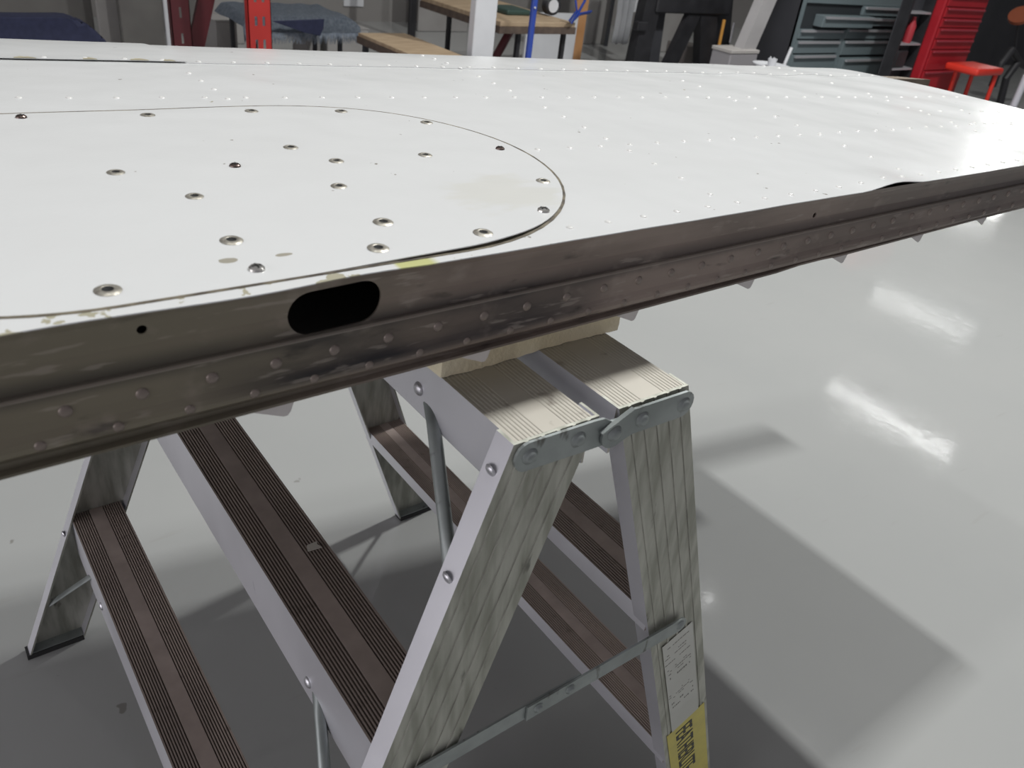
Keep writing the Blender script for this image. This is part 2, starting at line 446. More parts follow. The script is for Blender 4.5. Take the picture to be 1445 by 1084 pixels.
cut(web, [stadium(-.201, 1.0125, .040, .0172, .06, .14, .03), stadium(-.335, 1.0235, .0001, .0032, .06, .14), stadium(.394, 1.010, .0001, .0030, .06, .14)])
for f in web.data.polygons: f.use_smooth = False
# inner rib seen through the slot with a small bright rivet
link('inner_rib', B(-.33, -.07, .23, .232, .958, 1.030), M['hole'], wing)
# lower spar angle: flat, bulge, tuck and lip
bm = bmesh.new(); R = []
for i in range(N + 1):
    x = XR + (XT - XR - .004) * i / N; zb = .9925 - hx(x); dz = .0035 * max(0, 1 - abs(x - .40)/.05) if abs(x-.40) < .05 else 0
    zs = [.9945, .9935, .978, .970, .965, .961, .957, .9545, .952, zb + .0022 + dz, zb + .0008 + dz, zb - .0012 + dz]
    yo = [.0040, .0018, .0012, .0004, -.0010, -.0016, -.0010, .0018, .0030, .0030, -.0018, -.0018]
    fr = [(x, Y0 + b, z) for z, b in zip(zs, yo)]
    bk = [(x, Y0 + max(b, .003) + .0022, z) for z, b in zip(zs[::-1], yo[::-1])]
    R.append([bm.verts.new(p) for p in fr + bk])
n = len(R[0])
for a, b in zip(R, R[1:]):
    for j in range(n): bm.faces.new((a[j], a[(j+1) % n], b[(j+1) % n], b[j]))
bm.faces.new(R[0]); bm.faces.new(R[-1][::-1])
link('spar_angle', bm, M['web'], wing, False)

# rivets (shared meshes)
def instance(src, name, loc, rot=None, scale=1, parent=wing):
    o = bpy.data.objects.new(name, src); col.objects.link(o)
    o.parent = parent; o.matrix_parent_inverse = Matrix.Translation(wing.location).inverted() if parent is wing else Matrix.Translation(parent.location).inverted()
    mw = Matrix.Translation(loc) @ (rot or Matrix.Identity(4)) @ Matrix.Scale(scale, 4); o.matrix_basis = mw
    return o
def mesh_of(bm, mats, smooth=True):
    bmesh.ops.recalc_face_normals(bm, faces=bm.faces[:]); me = bpy.data.meshes.new('shared'); bm.to_mesh(me); bm.free()
    for f in me.polygons: f.use_smooth = smooth
    for mm in mats: me.materials.append(mm)
    return me
dome = [(0, .0013), (.0018, .00115), (.0031, .0006), (.0038, -.0002)]
R_TOP = mesh_of(lathe(bmesh.new(), dome, 10), [M['rivet_white']])
R_WEB = mesh_of(lathe(bmesh.new(), [(0, .0021), (.0018, .0019), (.0034, .0014), (.0044, .0004), (.0047, -.0006)], 12), [M['rivet_web']])
FACE_NEAR = Matrix.Rotation(math.radians(90), 4, 'X')   # local +z -> -y
def top_rot(x, y):
    e = .004; nx = -(ztop(x+e, y) - ztop(x-e, y)) / (2*e); ny = -(ztop(x, y+e) - ztop(x, y-e)) / (2*e)
    return Vector((nx, ny, 1)).normalized().to_track_quat('Z', 'Y').to_matrix().to_4x4()
def top_rivet(x, y, s=1.0, lift=0.0):
    return instance(R_TOP, 'rivet', (x, y, ztop(x, y) + lift), top_rot(x, y), s)
def in_panel(x, y, r=.235):
    cx = min(max(x, -.345), -.085); return (x-cx)**2 + (y-.317)**2 < r*r
pitch = .0455
for i in range(-12, 31):
    x = -.0228 + i * pitch
    if -.50 < x < 1.36 and not (-.24 < x < -.16 and False):
        z = .980 + .0065 * max(0, x) * .9
        instance(R_WEB, 'rivet', (x, Y0 + .0014, z), FACE_NEAR)
    x2 = x - .0175 + .0455
    if -.42 < x2 < 1.3: instance(R_WEB, 'rivet', (x2, Y0 - .0008, .9605 + .004 * max(0, x2)), FACE_NEAR @ Matrix.Rotation(math.radians(12), 4, 'X'), .9)
for i in range(0, 30):
    x = .034 + i * .0462
    if x < 1.38: top_rivet(x, .114 - .006 * min(x, 1))
for i in range(0, 38):          # rear row, fans with the taper
    x = -.36 + i * .0462; y = .566 - .1 * x - (.0 if x > -.1 else .0)
    if x < 1.38 and not in_panel(x, y): top_rivet(x, y)
for i in range(0, 27):
    x = .153 + i * .0462; y = .321 - .052 * x
    if x < 1.38: top_rivet(x, y)
for i in range(0, 36):
    x = -.25 + i * .0462; y = yseam(x) + .010
    if x < 1.39: top_rivet(x, y, 1, .0012 if x > -.085 else .0026)
for x0, sl, ya, yb in ((.248, .125, .14, .70), (.615, .21, .135, .66), (1.005, .24, .14, .62), (-.115, .02, .57, .76), (.25, .125, .74, .93), (1.02, .24, .70, .80)):
    y = ya
    while y < yb:
        x = x0 + sl * (y - .1)
        if not in_panel(x, y) and not (.50 < y < .53 and x0 > .2): top_rivet(x, y, 1.0, .0012 if y > yseam(x) else 0)
        y += .0485
# doubler rivets in the tip bay
for x, y in ((1.10, .27), (1.15, .26), (1.2, .25), (1.25, .24), (1.08, .36), (1.13, .35), (1.19, .34), (1.25, .33), (1.3, .32)):
    top_rivet(x, y, 1.1)

# access panel
PC0, PC1, PR = (-.345, .317), (-.085, .317), .2145
def panel_outline(r, n=28):
    P = []
    for k in range(n + 1):
        a = -math.pi/2 + math.pi * k / n; P.append((PC1[0] + r * math.cos(a), PC1[1] + r * math.sin(a)))
    for i in range(1, 8): P.append((PC1[0] + (PC0[0] - PC1[0]) * i / 8, PC1[1] + r))
    for k in range(n + 1):
        a = math.pi/2 + math.pi * k / n; P.append((PC0[0] + r * math.cos(a), PC0[1] + r * math.sin(a)))
    for i in range(1, 8): P.append((PC0[0] + (PC1[0] - PC0[0]) * i / 8, PC0[1] - r))
    return P
def plift(x, y):     # the near right edge of the panel stands proud
    e = max(0, 1 - abs(x + .04) / .17); f = max(0, 1 - (y - .10) / .14)
    return .0005 + .0040 * e * f
def ring_mesh(outl, rings, zf, thick):
    bm = bmesh.new(); cx, cy = -.225, .317; T = []; Bt = []
    for s in rings:
        T.append([]); Bt.append([])
        for (x, y) in outl:
            # shrink towards the spine of the stadium
            sx = min(max(x, PC0[0]), PC1[0]); qx = sx + (x - sx) * s; qy = .317 + (y - .317) * s
            T[-1].append(bm.verts.new((qx, qy, zf(qx, qy)))); Bt[-1].append(bm.verts.new((qx, qy, zf(qx, qy) - thick)))
    n = len(outl)
    for L, fl in ((T, 0), (Bt, 1)):
        for a, b in zip(L, L[1:]):
            for k in range(n): bm.faces.new((a[k], a[(k+1) % n], b[(k+1) % n], b[k]))
    for ring in (0, -1):
        for k in range(n): bm.faces.new((T[ring][k], T[ring][(k+1) % n], Bt[ring][(k+1) % n], Bt[ring][k]))
    return bm
pxs = [PC0[0] - PR * math.cos(math.radians(a)) for a in range(2, 90, 4)] + [PC0[0] + .26 * i / 12 for i in range(13)] + [PC1[0] + PR * math.sin(math.radians(a)) for a in range(2, 90, 4)]
def prow(x):
    d = x - min(max(x, PC0[0]), PC1[0]); h = math.sqrt(max(PR * PR - d * d, 1e-9))
    return [PC0[1] - h * math.cos(math.pi * j / 24) for j in range(25)]
bm = sheet(sorted(set(round(v, 6) for v in pxs)), prow, lambda x, y: ztop(x, y) + plift(x, y), .0009)
panel = link('access_panel', bm, M['panel'], wing, True)
for f in panel.data.polygons:
    if abs(f.normal.z) < .5: f.use_smooth = False
bm = ring_mesh(panel_outline(PR + .0030), [.955, 1.0], lambda x, y: ztop(x, y) + .0004, .0003)
link('panel_gasket', bm, M['gasket'], wing)
# fasteners of the panel
SOCK = mesh_of(lathe(bmesh.new(), [(0, .0003), (.0030, .0003), (.0038, .0012), (.0052, .0015), (.0070, .0011), (.0086, .0002)], 20, [1, 1, 0, 0, 0]), [M['socket'], M['hole']])
def screw_mesh(head):
    bm = lathe(bmesh.new(), [(0, .0030), (.0020, .0030), (.0042, .0026), (.0056, .0014), (.0060, 0)], 20)
    for a in (0, 90):
        mt = Matrix.Rotation(math.radians(a + 20), 4, 'Z'); vs = box(bm, -.0034, .0034, -.0006, .0006, .0026, .0032)
        bmesh.ops.transform(bm, matrix=mt, verts=vs)
        for v in vs:
            for f in v.link_faces: f.material_index = 1
    return mesh_of(bm, [head, M['hole']], False)
SCRD, SCRS = screw_mesh(M['screw_dark']), screw_mesh(M['screw_silver'])
for x, y, k in ((-.325,.517,'d'), (-.211,.510,0), (-.101,.510,0), (.001,.496,0), (.080,.434,0), (.108,.324,'d'), (.087,.220,0), (.032,.150,'s'), (-.056,.121,0), (-.152,.125,0),
                (-.123,.170,0), (-.119,.259,0), (-.089,.325,0), (-.114,.375,0), (.010,.322,0), (-.186,.332,'d'), (-.244,.267,0), (-.286,.338,0), (-.248,.174,0), (-.249,.123,'s'), (-.346,.124,0)):
    src = SOCK if k == 0 else (SCRD if k == 'd' else SCRS)
    o = instance(src, 'screw_socket' if k == 0 else 'screw', (x, y, ztop(x, y) + plift(x, y)), top_rot(x, y) @ Matrix.Rotation(x*40, 4, 'Z'), .86 if y > .2 else 1.0)
    if k == 'd': o['label'] = 'dark steel screw head'
    if k == 's': o['label'] = 'bright silver screw head'
# small bent tabs under the spar edge
for i in range(-1, 8):
    cx = -.072 + i * .18; zb = .9925 - hx(cx)
    pts = [(cx-.019, Y0-.0015, zb-.0013), (cx-.004, Y0-.0015, zb-.0080), (cx+.0045, Y0-.0015, zb-.0118), (cx+.0075, Y0-.0015, zb-.0118), (cx+.0092, Y0-.0015, zb-.0100), (cx+.0122, Y0-.0015, zb-.0013)]
    bm = prism(bmesh.new(), pts, (0, .0014, 0)); prism(bm, [(cx+.0092, Y0-.0005, zb-.010), (cx+.0104, Y0-.0005, zb-.010), (cx+.0134, Y0-.0005, zb-.0013), (cx+.0119, Y0-.0005, zb-.0013)], (0, .03, 0))
    link('tab', bm, M['tab'], wing)
# brown strip running under the nose, sticking out past the tip
bm = bmesh.new()
xa, xb = .9, 1.70
pts0 = [(xa, yle(xa)-.10, .972), (xa, yle(xa)-.02, .972), (xa, yle(xa)-.012, .988), (xa, yle(xa)-.10, 1.000)]
d = (xb-xa, -.17*(xb-xa), 0)
prism(bm, pts0, d); link('nose_strip', bm, M['brown_strip'], wing)

# whole wing scaled down about the camera position, moving its shadow on the treads
WS = .9585
wing.scale = (WS, WS, WS); wing.location = (-.0183, .3671, .9583)

# ---------------------------------------------------------------- trestle ladder
H = .914
FY = .0543; LEN = .818
SIDES = {-1: dict(g=.010, D=.0857, sx=.3772, w=.0919), 1: dict(g=.0195, D=.0889, sx=.3417, w=.0892)}
Z2, Z1 = .6075, .2922
tre = empty('trestle_ladder', (0, .4, 0), 'double-sided aluminium step trestle with ribbed treads standing on the grey floor under the wing', 'step ladder')
def SX(s, z): q = SIDES[s]; return s * (q['g'] + q['D'] + q['sx'] * (H - z))
def P(s, e, u, v, z):
    """e = 0 near end, 1 far end; u inward from the outer edge, v depth from the outer web face into the ladder"""
    y = -FY * (H - z) + v if e == 0 else LEN + FY * (H - z) - v
    return (SX(s, z) - s * u, y, z)
T = .003
def stile(s, e):
    W = SIDES[s]['w']; FL = .0237
    out = [(0, 0)]
    nr = 5
    for k in range(nr):
        c = W * (k + .75) / (nr + .5); out += [(c - .0022, 0), (c - .0015, -.0010), (c + .0015, -.0010), (c + .0022, 0)]
    out += [(W, 0), (W, FL), (W - T, FL), (W - T, T), (T, T), (T, FL), (0, FL)]
    bm = bmesh.new(); a = [bm.verts.new(P(s, e, u, v, .008)) for u, v in out]; b = [bm.verts.new(P(s, e, u, v, H + .0005)) for u, v in out]
    n = len(out)
    for i in range(n): bm.faces.new((a[i], a[(i+1) % n], b[(i+1) % n], b[i]))
    bm.faces.new(a); bm.faces.new(b[::-1])
    o = link('stile', bm, M['stile'], tre)
    # flanges take the brighter skirt material
    o.data.materials.append(M['skirt']); o.data.materials.append(M['rail_grime'])
    for f in o.data.polygons:
        if abs(f.normal.x) > .7 and f.area > .010: f.material_index = 1
        elif f.area < .0016 and abs(f.normal.x) > .3: f.material_index = 2
    bm = bmesh.new()
    q = [P(s, e, -.001, -.001, .0), P(s, e, W + .001, -.001, .0), P(s, e, W + .001, FL + .001, .0), P(s, e, -.001, FL + .001, .0)]
    prism(bm, q, (0, 0, .010)); pad = link('foot_pad', bm, M['pad'], tre)
    # plate across the bottom of the channel
    bm = bmesh.new(); q = [P(s, e, T, T, .011), P(s, e, W - T, T, .011), P(s, e, W - T, FL - .001, .011), P(s, e, T, FL - .001, .011)]
    prism(bm, q, (0, 0, .002)); link('foot_plate', bm, M['zinc'], tre)
    return o
for s in (-1, 1):
    for e in (0, 1): stile(s, e)
def tread(s, z, D, ya, yb, sk, skb, ng, pitch, depth, inset=.0032):
    x0 = SX(s, z) - s * inset; t = .0025
    top = [(0, -sk), (0, 0)]
    gw = ng * pitch
    for base in (.0015, D - .0015 - gw):
        for k in range(ng):
            c = base + k * pitch
            top += [(c + pitch*.18, 0), (c + pitch*.36, -depth), (c + pitch*.64, -depth), (c + pitch*.82, 0)]
    top += [(D, 0), (D, -skb), (D - t, -skb), (D - t, -t-depth), (t, -t-depth), (t, -sk)]
    bm = bmesh.new(); a = [bm.verts.new((x0 - s*u, ya, z + v)) for u, v in top]; b = [bm.verts.new((x0 - s*u, yb, z + v)) for u, v in top]
    n = len(top)
    for i in range(n): bm.faces.new((a[i], a[(i+1) % n], b[(i+1) % n], b[i]))
    bm.faces.new(a); bm.faces.new(b[::-1])
    o = link('tread', bm, [M['tread'], M['skirt'], M['groove_grime'], M['tread_band']], tre)
    for f in o.data.polygons:
        if abs(f.normal.x) > .95 and f.area > .008: f.material_index = 1
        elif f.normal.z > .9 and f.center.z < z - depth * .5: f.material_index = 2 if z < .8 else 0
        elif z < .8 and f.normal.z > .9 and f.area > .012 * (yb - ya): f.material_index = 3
    return o
for s in (-1, 1):
    q = SIDES[s]
    tread(s, H + .0004, q['D'] - .003, T + .0002, LEN - T - .0002, .0566, .050, 7, .0041, .0005)
    for z, sk in ((Z2, .088), (Z1, .086)):
        tread(s, z, .0805, -FY*(H-z) + T + .0004, LEN + FY*(H-z) - T - .0004, sk, .024, 8, .0036, .0018)
RIV = mesh_of(lathe(bmesh.new(), [(0, .0036), (.0026, .0034), (.0052, .0024), (.0066, .0008), (.0068, -.0004)], 20), [M['rivet_alu']])
RIVZ = mesh_of(lathe(bmesh.new(), [(0, .0040), (.0040, .0038), (.0052, .0028), (.0062, .0010), (.0078, .0004), (.0080, -.0002)], 20), [M['zinc']])
def rot_to(n): return Vector(n).normalized().to_track_quat('Z', 'Y').to_matrix().to_4x4()
def rivet(src, loc, n, sc=1): return instance(src, 'rivet', loc, rot_to(n), sc, tre)
for s in (-1, 1):
    sx = SIDES[s]['sx']
    for e in (0, 1):
        for z in (.886, .789, Z2-.03, Z2-.13, Z1-.03):
            p = P(s, e, 0, .0125, z); rivet(RIV, p, (s, 0, -sx) if s > 0 else (-1, 0, sx*-1), .95)
    for z, dz, xo in ((H, .031, 0), (Z2, .0635, 0), (Z1, .055, 0)):
        x = SX(s, z) - s*.0032
        for y in (.147, LEN - .147): rivet(RIV, (x, y, z - dz), (s, 0, 0), 1.05)
# round diagonal braces with flattened ends
for s in (-1, 1):
    for e in (0, 1):
        for z, dz, zl in ((H, .040, .775), (Z2, .070, .455), (Z1, .050, .115)):
            ym = .147 if z > .4 else .085; ytop = ym if e == 0 else LEN - ym
            xt = SX(s, z) - s * (.0032 + .0105)
            a = Vector((xt, ytop, z - dz + .012)); b = Vector(P(s, e, .013, .016, zl))
            pts = [a, a.lerp(b, .10), a.lerp(b, .2), a.lerp(b, .8), a.lerp(b, .9), b]
            tube_r = [(.0085, .0035), (.0082, .0042), (.0066, .0066), (.0066, .0066), (.0082, .0042), (.0085, .0032)] if z > .4 else [(.0095, .0025)] * 6
            link('brace', tube(bmesh.new(), pts, tube_r, 14), M['zinc'], tre, True)
# hinge plates over the top ends
def plate(pts, y, th, name='hinge_plate'):
    bm = prism(bmesh.new(), [(x, y, z) for x, z in pts], (0, -th, 0)); 
    return link(name, bm, M['zinc'], tre)
def arc(cx, cz, r, a0, a1, n=8): return [(cx + r*math.cos(math.radians(a0+(a1-a0)*k/n)), cz + r*math.sin(math.radians(a0+(a1-a0)*k/n))) for k in range(n+1)]
LP = [(-.010, .9135), (.000, .9125), (.009, .907)] + arc(.012, .896, .0125, 60, -90, 7) + [(-.020, .884), (-.080, .8865)] + arc(-.081, .9005, .0145, 270, 95, 8)
RP = arc(.012, .8945, .0145, 150, 290, 8) + [(.030, .8855), (.036, .8870)] + arc(.0985, .8995, .0140, -90, 80, 8) + [(.030, .9145), (.020, .909)]
for e in (0, 1):
    yb = -.0012 if e == 0 else LEN + .0012 + .0027
    for s_, pts, off in ((-1, LP, 0), (1, RP, .0031)):
        y = (-.0012 - off) if e == 0 else (LEN + .0012 + off + .0027)
        plate(pts, y, .0027)
    # folded upper lip of the right plate
    if e == 0:
        bm = prism(bmesh.new(), [(-.004, -.0043, .899), (.030, -.0043, .9145), (.030, -.0043, .9165), (-.005, -.0043, .901)], (0, -.0045, 0)); link('hinge_lip', bm, M['zinc'], tre)
    sg = -1 if e == 0 else 1
    for x, z, off in ((-.080, .9005, .0039), (-.028, .9000, .0039), (.0125, .8950, .0070), (.045, .9000, .0070), (.099, .8995, .0070)):
        y = -off if e == 0 else LEN + off
        rivet(RIVZ, (x, y, z), (0, sg, 0), 1.0)
# folding spreader bars at both ends
for e in (0, 1):
    sg = -1 if e == 0 else 1
    def sp(x, z, off): return (x, (-FY*(H-z) - off) if e == 0 else (LEN + FY*(H-z) - T - off), z)
    zc = .578; hw = .0098
    xr = SX(1, zc) - .045; xl = SX(-1, zc) + .045
    for xa_, xb_, off in ((xr, -.050, .0060), (xl, .024, .0032)):
        sgn = 1 if xa_ > xb_ else -1
        P4 = [sp(xb_, zc - hw, off), sp(xa_, zc - hw, off)] + [sp(xa_ + sgn*hw*math.sin(a), zc - hw*math.cos(a), off) for a in (.5, 1.0, 1.57, 2.1, 2.6)] + [sp(xa_, zc + hw, off), sp(xb_, zc + hw, off)]
        link('spreader_bar', prism(bmesh.new(), P4, (0, -.0024, 0)), M['zinc'], tre)
    for x, off in ((xr, .0084), (-.035, .0084), (.008, .0084), (xl, .0056)): rivet(RIVZ, sp(x, zc, off), (0, -1, 0), .8)
# the folded top edge of the near bar catches light
# labels on the right-hand near stile
def stile_quad(u0, u1, z0, z1, lift):
    """rectangle square to the stile axis; u from the outer edge, z measured at the outer edge"""
    sx = SIDES[1]['sx']; L = math.hypot(1, sx)
    ax = Vector((sx, -FY, -1)).normalized(); up = Vector((1, FY * sx, sx)).normalized()   # down the stile / towards its outer edge
    def q(u, z):
        o = Vector(P(1, 0, 0, -lift, z)); return o - up * (u / L * 1.0)
    return [q(u1, z0), q(u0, z0), q(u0, z1), q(u1, z1)], ax, up
pts, ax, up = stile_quad(.018, .072, .565, .366, .0016)
link('printed_label', prism(bmesh.new(), pts, (0, .0005, 0)), M['label_w'], tre)['label'] = 'white paper label with small faded print'
pts, ax, up = stile_quad(.006, .082, .366, .10, .0016)
link('brand_label', prism(bmesh.new(), pts, (0, .0005, 0)), M['label_y'], tre)['label'] = 'yellow label with black lettering'
cu = bpy.data.curves.new('t', 'FONT'); cu.body = 'FEATHERLITE'; cu.size = 1; cu.extrude = .004; cu.offset = .006; cu.shear = 0
to = bpy.data.objects.new('t', cu); col.objects.link(to)
dg = bpy.context.evaluated_depsgraph_get(); dg.update()
tm = bpy.data.meshes.new_from_object(to.evaluated_get(dg)); bpy.data.objects.remove(to)
lo = Vector(P(1, 0, 0, -.0019, .357)) - up * .062
nrm = ax.cross(up).normalized()
if nrm.y > 0: nrm = -nrm
mt = Matrix((ax * .0225, up * .045, nrm * .05)).transposed().to_4x4(); mt.translation = lo
tm.transform(mt); tm.materials.append(M['ink'])
if mt.determinant() < 0: tm.flip_normals()
o = bpy.data.objects.new('lettering', tm); col.objects.link(o); o.parent = tre; o.matrix_parent_inverse = Matrix.Translation(tre.location).inverted(); o['label'] = 'black capital lettering reading down the yellow label'
# faded lines of print on the white label (illegible in the photograph)
bm = bmesh.new(); random.seed(11)
base = Vector(P(1, 0, 0, -.0019, .565))
for row, (off, dens, hgt) in enumerate(((.012, .8, .0010), (.026, .5, .0010), (.032, .6, .0008), (.044, .7, .0009), (.058, .5, .0010), (.063, .8, .0010), (.069, .7, .0009), (.078, .45, .0034), (.118, .7, .0008), (.123, .8, .0008), (.128, .6, .0008), (.140, .4, .003), (.150, .5, .0022))):
    u = .024
    while u < .064:
        wdt = random.uniform(.0015, .006) if hgt < .002 else random.uniform(.001, .0028)
        if random.random() < dens:
            a = base + ax * off - up * u; b = a - up * wdt
            c = b + ax * hgt; d_ = a + ax * hgt
            prism(bm, [a, b, c, d_], (0, .0003, 0))
        u += wdt + .0012
tag(link('faded_print', bm, M['ink2'], tre), 'faded rows of tiny grey print', None, None, 'stuff')

# foam pad between wing and treads
bm = bmesh.new(); nx, ny, nz = 40, 24, 5; random.seed(5)
x0, x1, ya, yb, z0, z1 = -.094, .121, .112, .47, H + .0006, .9555
def fp(i, j, k):
    x = x0 + (x1-x0)*i/nx; y = ya + (yb-ya)*j/ny; z = z0 + (z1-z0)*k/nz
    if i in (0, nx): x += random.uniform(-.0022, .0022)
    if j in (0, ny): y += random.uniform(-.0008, .0008) + .002*math.sin(x*30)
    if k == nz: z = min(z1 + .004, 1.2876 - WS * (1.2876 - zbot(x, max(y * 1.04, Y0))) - .0008)
    return (x, y, z)
V = {}
for i in range(nx+1):
    for j in range(ny+1):
        for k in range(nz+1):
            if i in (0, nx) or j in (0, ny) or k in (0, nz): V[i, j, k] = bm.verts.new(fp(i, j, k))
def quad(a, b, c, d): bm.faces.new((V[a], V[b], V[c], V[d]))
for i in range(nx):
    for j in range(ny):
        for k in (0, nz): quad((i,j,k), (i+1,j,k), (i+1,j+1,k), (i,j+1,k))
for i in range(nx):
    for k in range(nz):
        for j in (0, ny): quad((i,j,k), (i+1,j,k), (i+1,j,k+1), (i,j,k+1))
for j in range(ny):
    for k in range(nz):
        for i in (0, nx): quad((i,j,k), (i,j+1,k), (i,j+1,k+1), (i,j,k+1))
tag(link('foam_pad', bm, M['foam'], None, True), 'yellowish foam pad squeezed between the wing and the top treads', 'foam pad')
# crumb of tape on the middle tread
bm = bmesh.new(); zz = Z2 + .0006
cx, cy = SX(-1, Z2) + .066, .270
prism(bm, [(cx-.008, cy-.004, zz), (cx+.009, cy-.006, zz), (cx+.006, cy+.001, zz), (cx+.008, cy+.006, zz), (cx-.005, cy+.005, zz)], (0, 0, .0014))
tag(link('tape_scrap', bm, mat('tape_scrap_paper', (.55, .52, .46), .7)), 'small pale scrap lying on the middle left tread of the trestle', 'scrap')

# ---------------------------------------------------------------- background, against the wall beyond the wing
random.seed(21)
def X(px, py, Y): return at(px, py, Y).x
def Z(px, py, Y): return at(px, py, Y).z
def sm(name, c, r=.6, c2=None, **k): return mat(name, c, r, color2=c2, **k)
def thing1(name, bm, m, label, cat, group=None, smooth=False): return tag(link(name, bm, m, None, smooth), label, cat, group)
def slotted_post(parent, name, x0, x1, y0, y1, z0, z1, m, nslot, zfirst, pitch_, two=True):
    """hollow-looking post: face built of strips around real slots"""
    bm = bmesh.new(); wd = x1 - x0
    sw = .12 * wd
    cs = (x0 + .33 * wd, x0 + .67 * wd) if two else (x0 + .5 * wd,)
    edges = [x0] + [v for c in cs for v in (c - sw/2, c + sw/2)] + [x1]
    for a, b in zip(edges[::2], edges[1::2]): box(bm, a, b, y0, y0 + .004, z0, z1)
    for c in cs:
        z = z0
        k = 0
        while z < z1 - .001:
            zs = zfirst + k * pitch_
            if zs < z: k += 1; continue
            ze = min(zs, z1); box(bm, c - sw/2, c + sw/2, y0, y0 + .004, z, ze)
            z = zs + .4 * pitch_; k += 1
    box(bm, x0, x0 + .004, y0, y1, z0, z1); box(bm, x1 - .004, x1, y0, y1, z0, z1)
    return link(name, bm, m, parent)

M['navy'] = sm('navy_cloth', (.010, .013, .038), .85, (.017, .021, .055), scale=30)
M['board_grey'] = sm('grey_board', (.10, .095, .09), .7, (.14, .135, .125), scale=3)
M['board_pale'] = sm('pale_board', (.26, .25, .24), .7, (.32, .31, .30), scale=3)
M['maroon'] = sm('maroon_steel', (.065, .011, .015), .45, (.09, .014, .018), scale=6)
M['red'] = sm('red_steel', (.38, .024, .020), .45, (.44, .03, .025), scale=5)
M['rug'] = sm('blue_grey_rug', (.14, .17, .21), .95, (.24, .27, .31), scale=60)
M['wood'] = sm('plywood', (.30, .22, .14), .7, (.42, .32, .21), scale=7, stretch=(1, 6, 1))
M['wood_edge'] = sm('dark_board_edge', (.07, .05, .04), .8, (.11, .08, .06), scale=20)
M['white'] = sm('white_post_paint', (.55, .56, .58), .6, (.62, .63, .65), scale=4)
M['blue'] = sm('blue_steel', (.022, .055, .30), .4, (.03, .07, .36), scale=5)
M['black'] = sm('black_steel', (.012, .012, .014), .5, (.022, .022, .025), scale=9)
M['darkgrey'] = sm('charcoal_panel', (.030, .031, .036), .6, (.04, .041, .047), scale=3)
M['cab'] = sm('blue_grey_cabinet_paint', (.12, .155, .165), .45, (.14, .175, .185), scale=3)
M['cabdark'] = sm('cabinet_shadow_gap', (.02, .025, .028), .7)
M['pull'] = sm('grey_drawer_pull', (.42, .42, .44), .35, metal=.4)
M['chest'] = sm('red_tool_chest_paint', (.30, .010, .018), .4, (.36, .013, .021), scale=4)
M['chestpull'] = sm('red_drawer_pull', (.36, .05, .07), .4, metal=.3)

# grey boards and pale sheets along the wall, left
def board(pxs, Y, d, m, label, name='leaning_board', cat='board'):
    pts = [at(px, py, Y) for px, py in pxs]
    thing1(name, prism(bmesh.new(), pts, (0, d, 0)), m, label, cat)
def upright_board(pa, pb, Y, z0, z1, d, m, label, name='wall_board', cat='board', py=40):
    x0, x1 = X(pa, py, Y), X(pb, py, Y)
    thing1(name, bev(B(x0, x1, Y, Y + d, z0, z1), .006, 1), m, label, cat)
upright_board(140, 170, 6.2, 0, 1.7, .03, M['board_pale'], 'narrow pale grey board standing behind the navy cushion')
upright_board(172, 232, 6.0, 0, 1.8, .04, M['board_grey'], 'wide dark grey board standing left of the maroon rack')
upright_board(-40, 134, 6.4, 0, 1.8, .04, M['board_grey'], 'dark grey board behind the navy cushion, at the left edge')
upright_board(234, 243, 6.0, 0, 1.8, .03, M['white'], 'thin white strip standing beside the maroon rack post')
upright_board(300, 345, 6.3, 0, 1.0, .03, M['board_pale'], 'pale panel low behind the maroon rack brace')

# navy cushion
bm = bmesh.new(); Y = 4.5; xr = X(158, 55, Y); zt = Z(60, 19, Y + .12); zb = .0
pts = [(-.9, Y, zb)] + [(-.9, Y, zt)] + [(xr - .22 + .22*math.sin(math.radians(a)), Y, zt - .22 + .22*math.cos(math.radians(a)) + 0) for a in range(0, 91, 10)] + [(xr, Y, zb)]
prism(bm, pts, (0, .16, 0)); bev(bm, .03, 2)
cu_ = empty('navy_cushion', (0, 4.7, 0), 'dark navy cushion with a rounded corner at the far left', 'cushion')
link('cushion_body', bm, M['navy'], cu_, True)

# maroon rack frame: slotted post and a leaning brace
Y = 4.6
rk = empty('maroon_rack_frame', (X(257, 60, Y), Y, 0), 'maroon slotted steel rack frame with a slanting brace', 'rack')
slotted_post(rk, 'upright', X(243, 40, Y), X(270, 40, Y), Y, Y + .05, 0, 1.3, M['maroon'], 6, .06, .135, False)
a0, a1, b1, b0 = at(280, 0, Y + .06), at(303, 0, Y + .06), at(289, 66, Y + .06), at(266, 66, Y + .06)
up_ = (a0 - b0); lo_ = b0 - up_ * (b0.z / up_.z) ; k_ = (b1.x - b0.x)
hi_ = b0 + up_ * ((1.2 - b0.z) / up_.z)
link('brace', prism(bmesh.new(), [lo_, lo_ + Vector((k_, 0, 0)), hi_ + Vector((k_, 0, 0)), hi_], (0, .03, 0)), M['maroon'], rk)
link('base_plate', B(lo_.x - .05, X(243, 40, Y) + .2, Y - .02, Y + .12, 0, .012), M['maroon'], rk)

# red slotted post in front of the rug shelf
Y = 4.3
rp = empty('red_slotted_post', (X(368, 40, Y), Y, 0), 'bright red slotted steel post in front of the fringed rug', 'post')
slotted_post(rp, 'upright', X(351, 35, Y), X(383, 35, Y), Y, Y + .05, 0, 1.3, M['red'], 6, .12, .12, True)
link('base_plate', B(X(351, 35, Y) - .03, X(383, 35, Y) + .03, Y - .03, Y + .08, 0, .01), M['red'], rp)

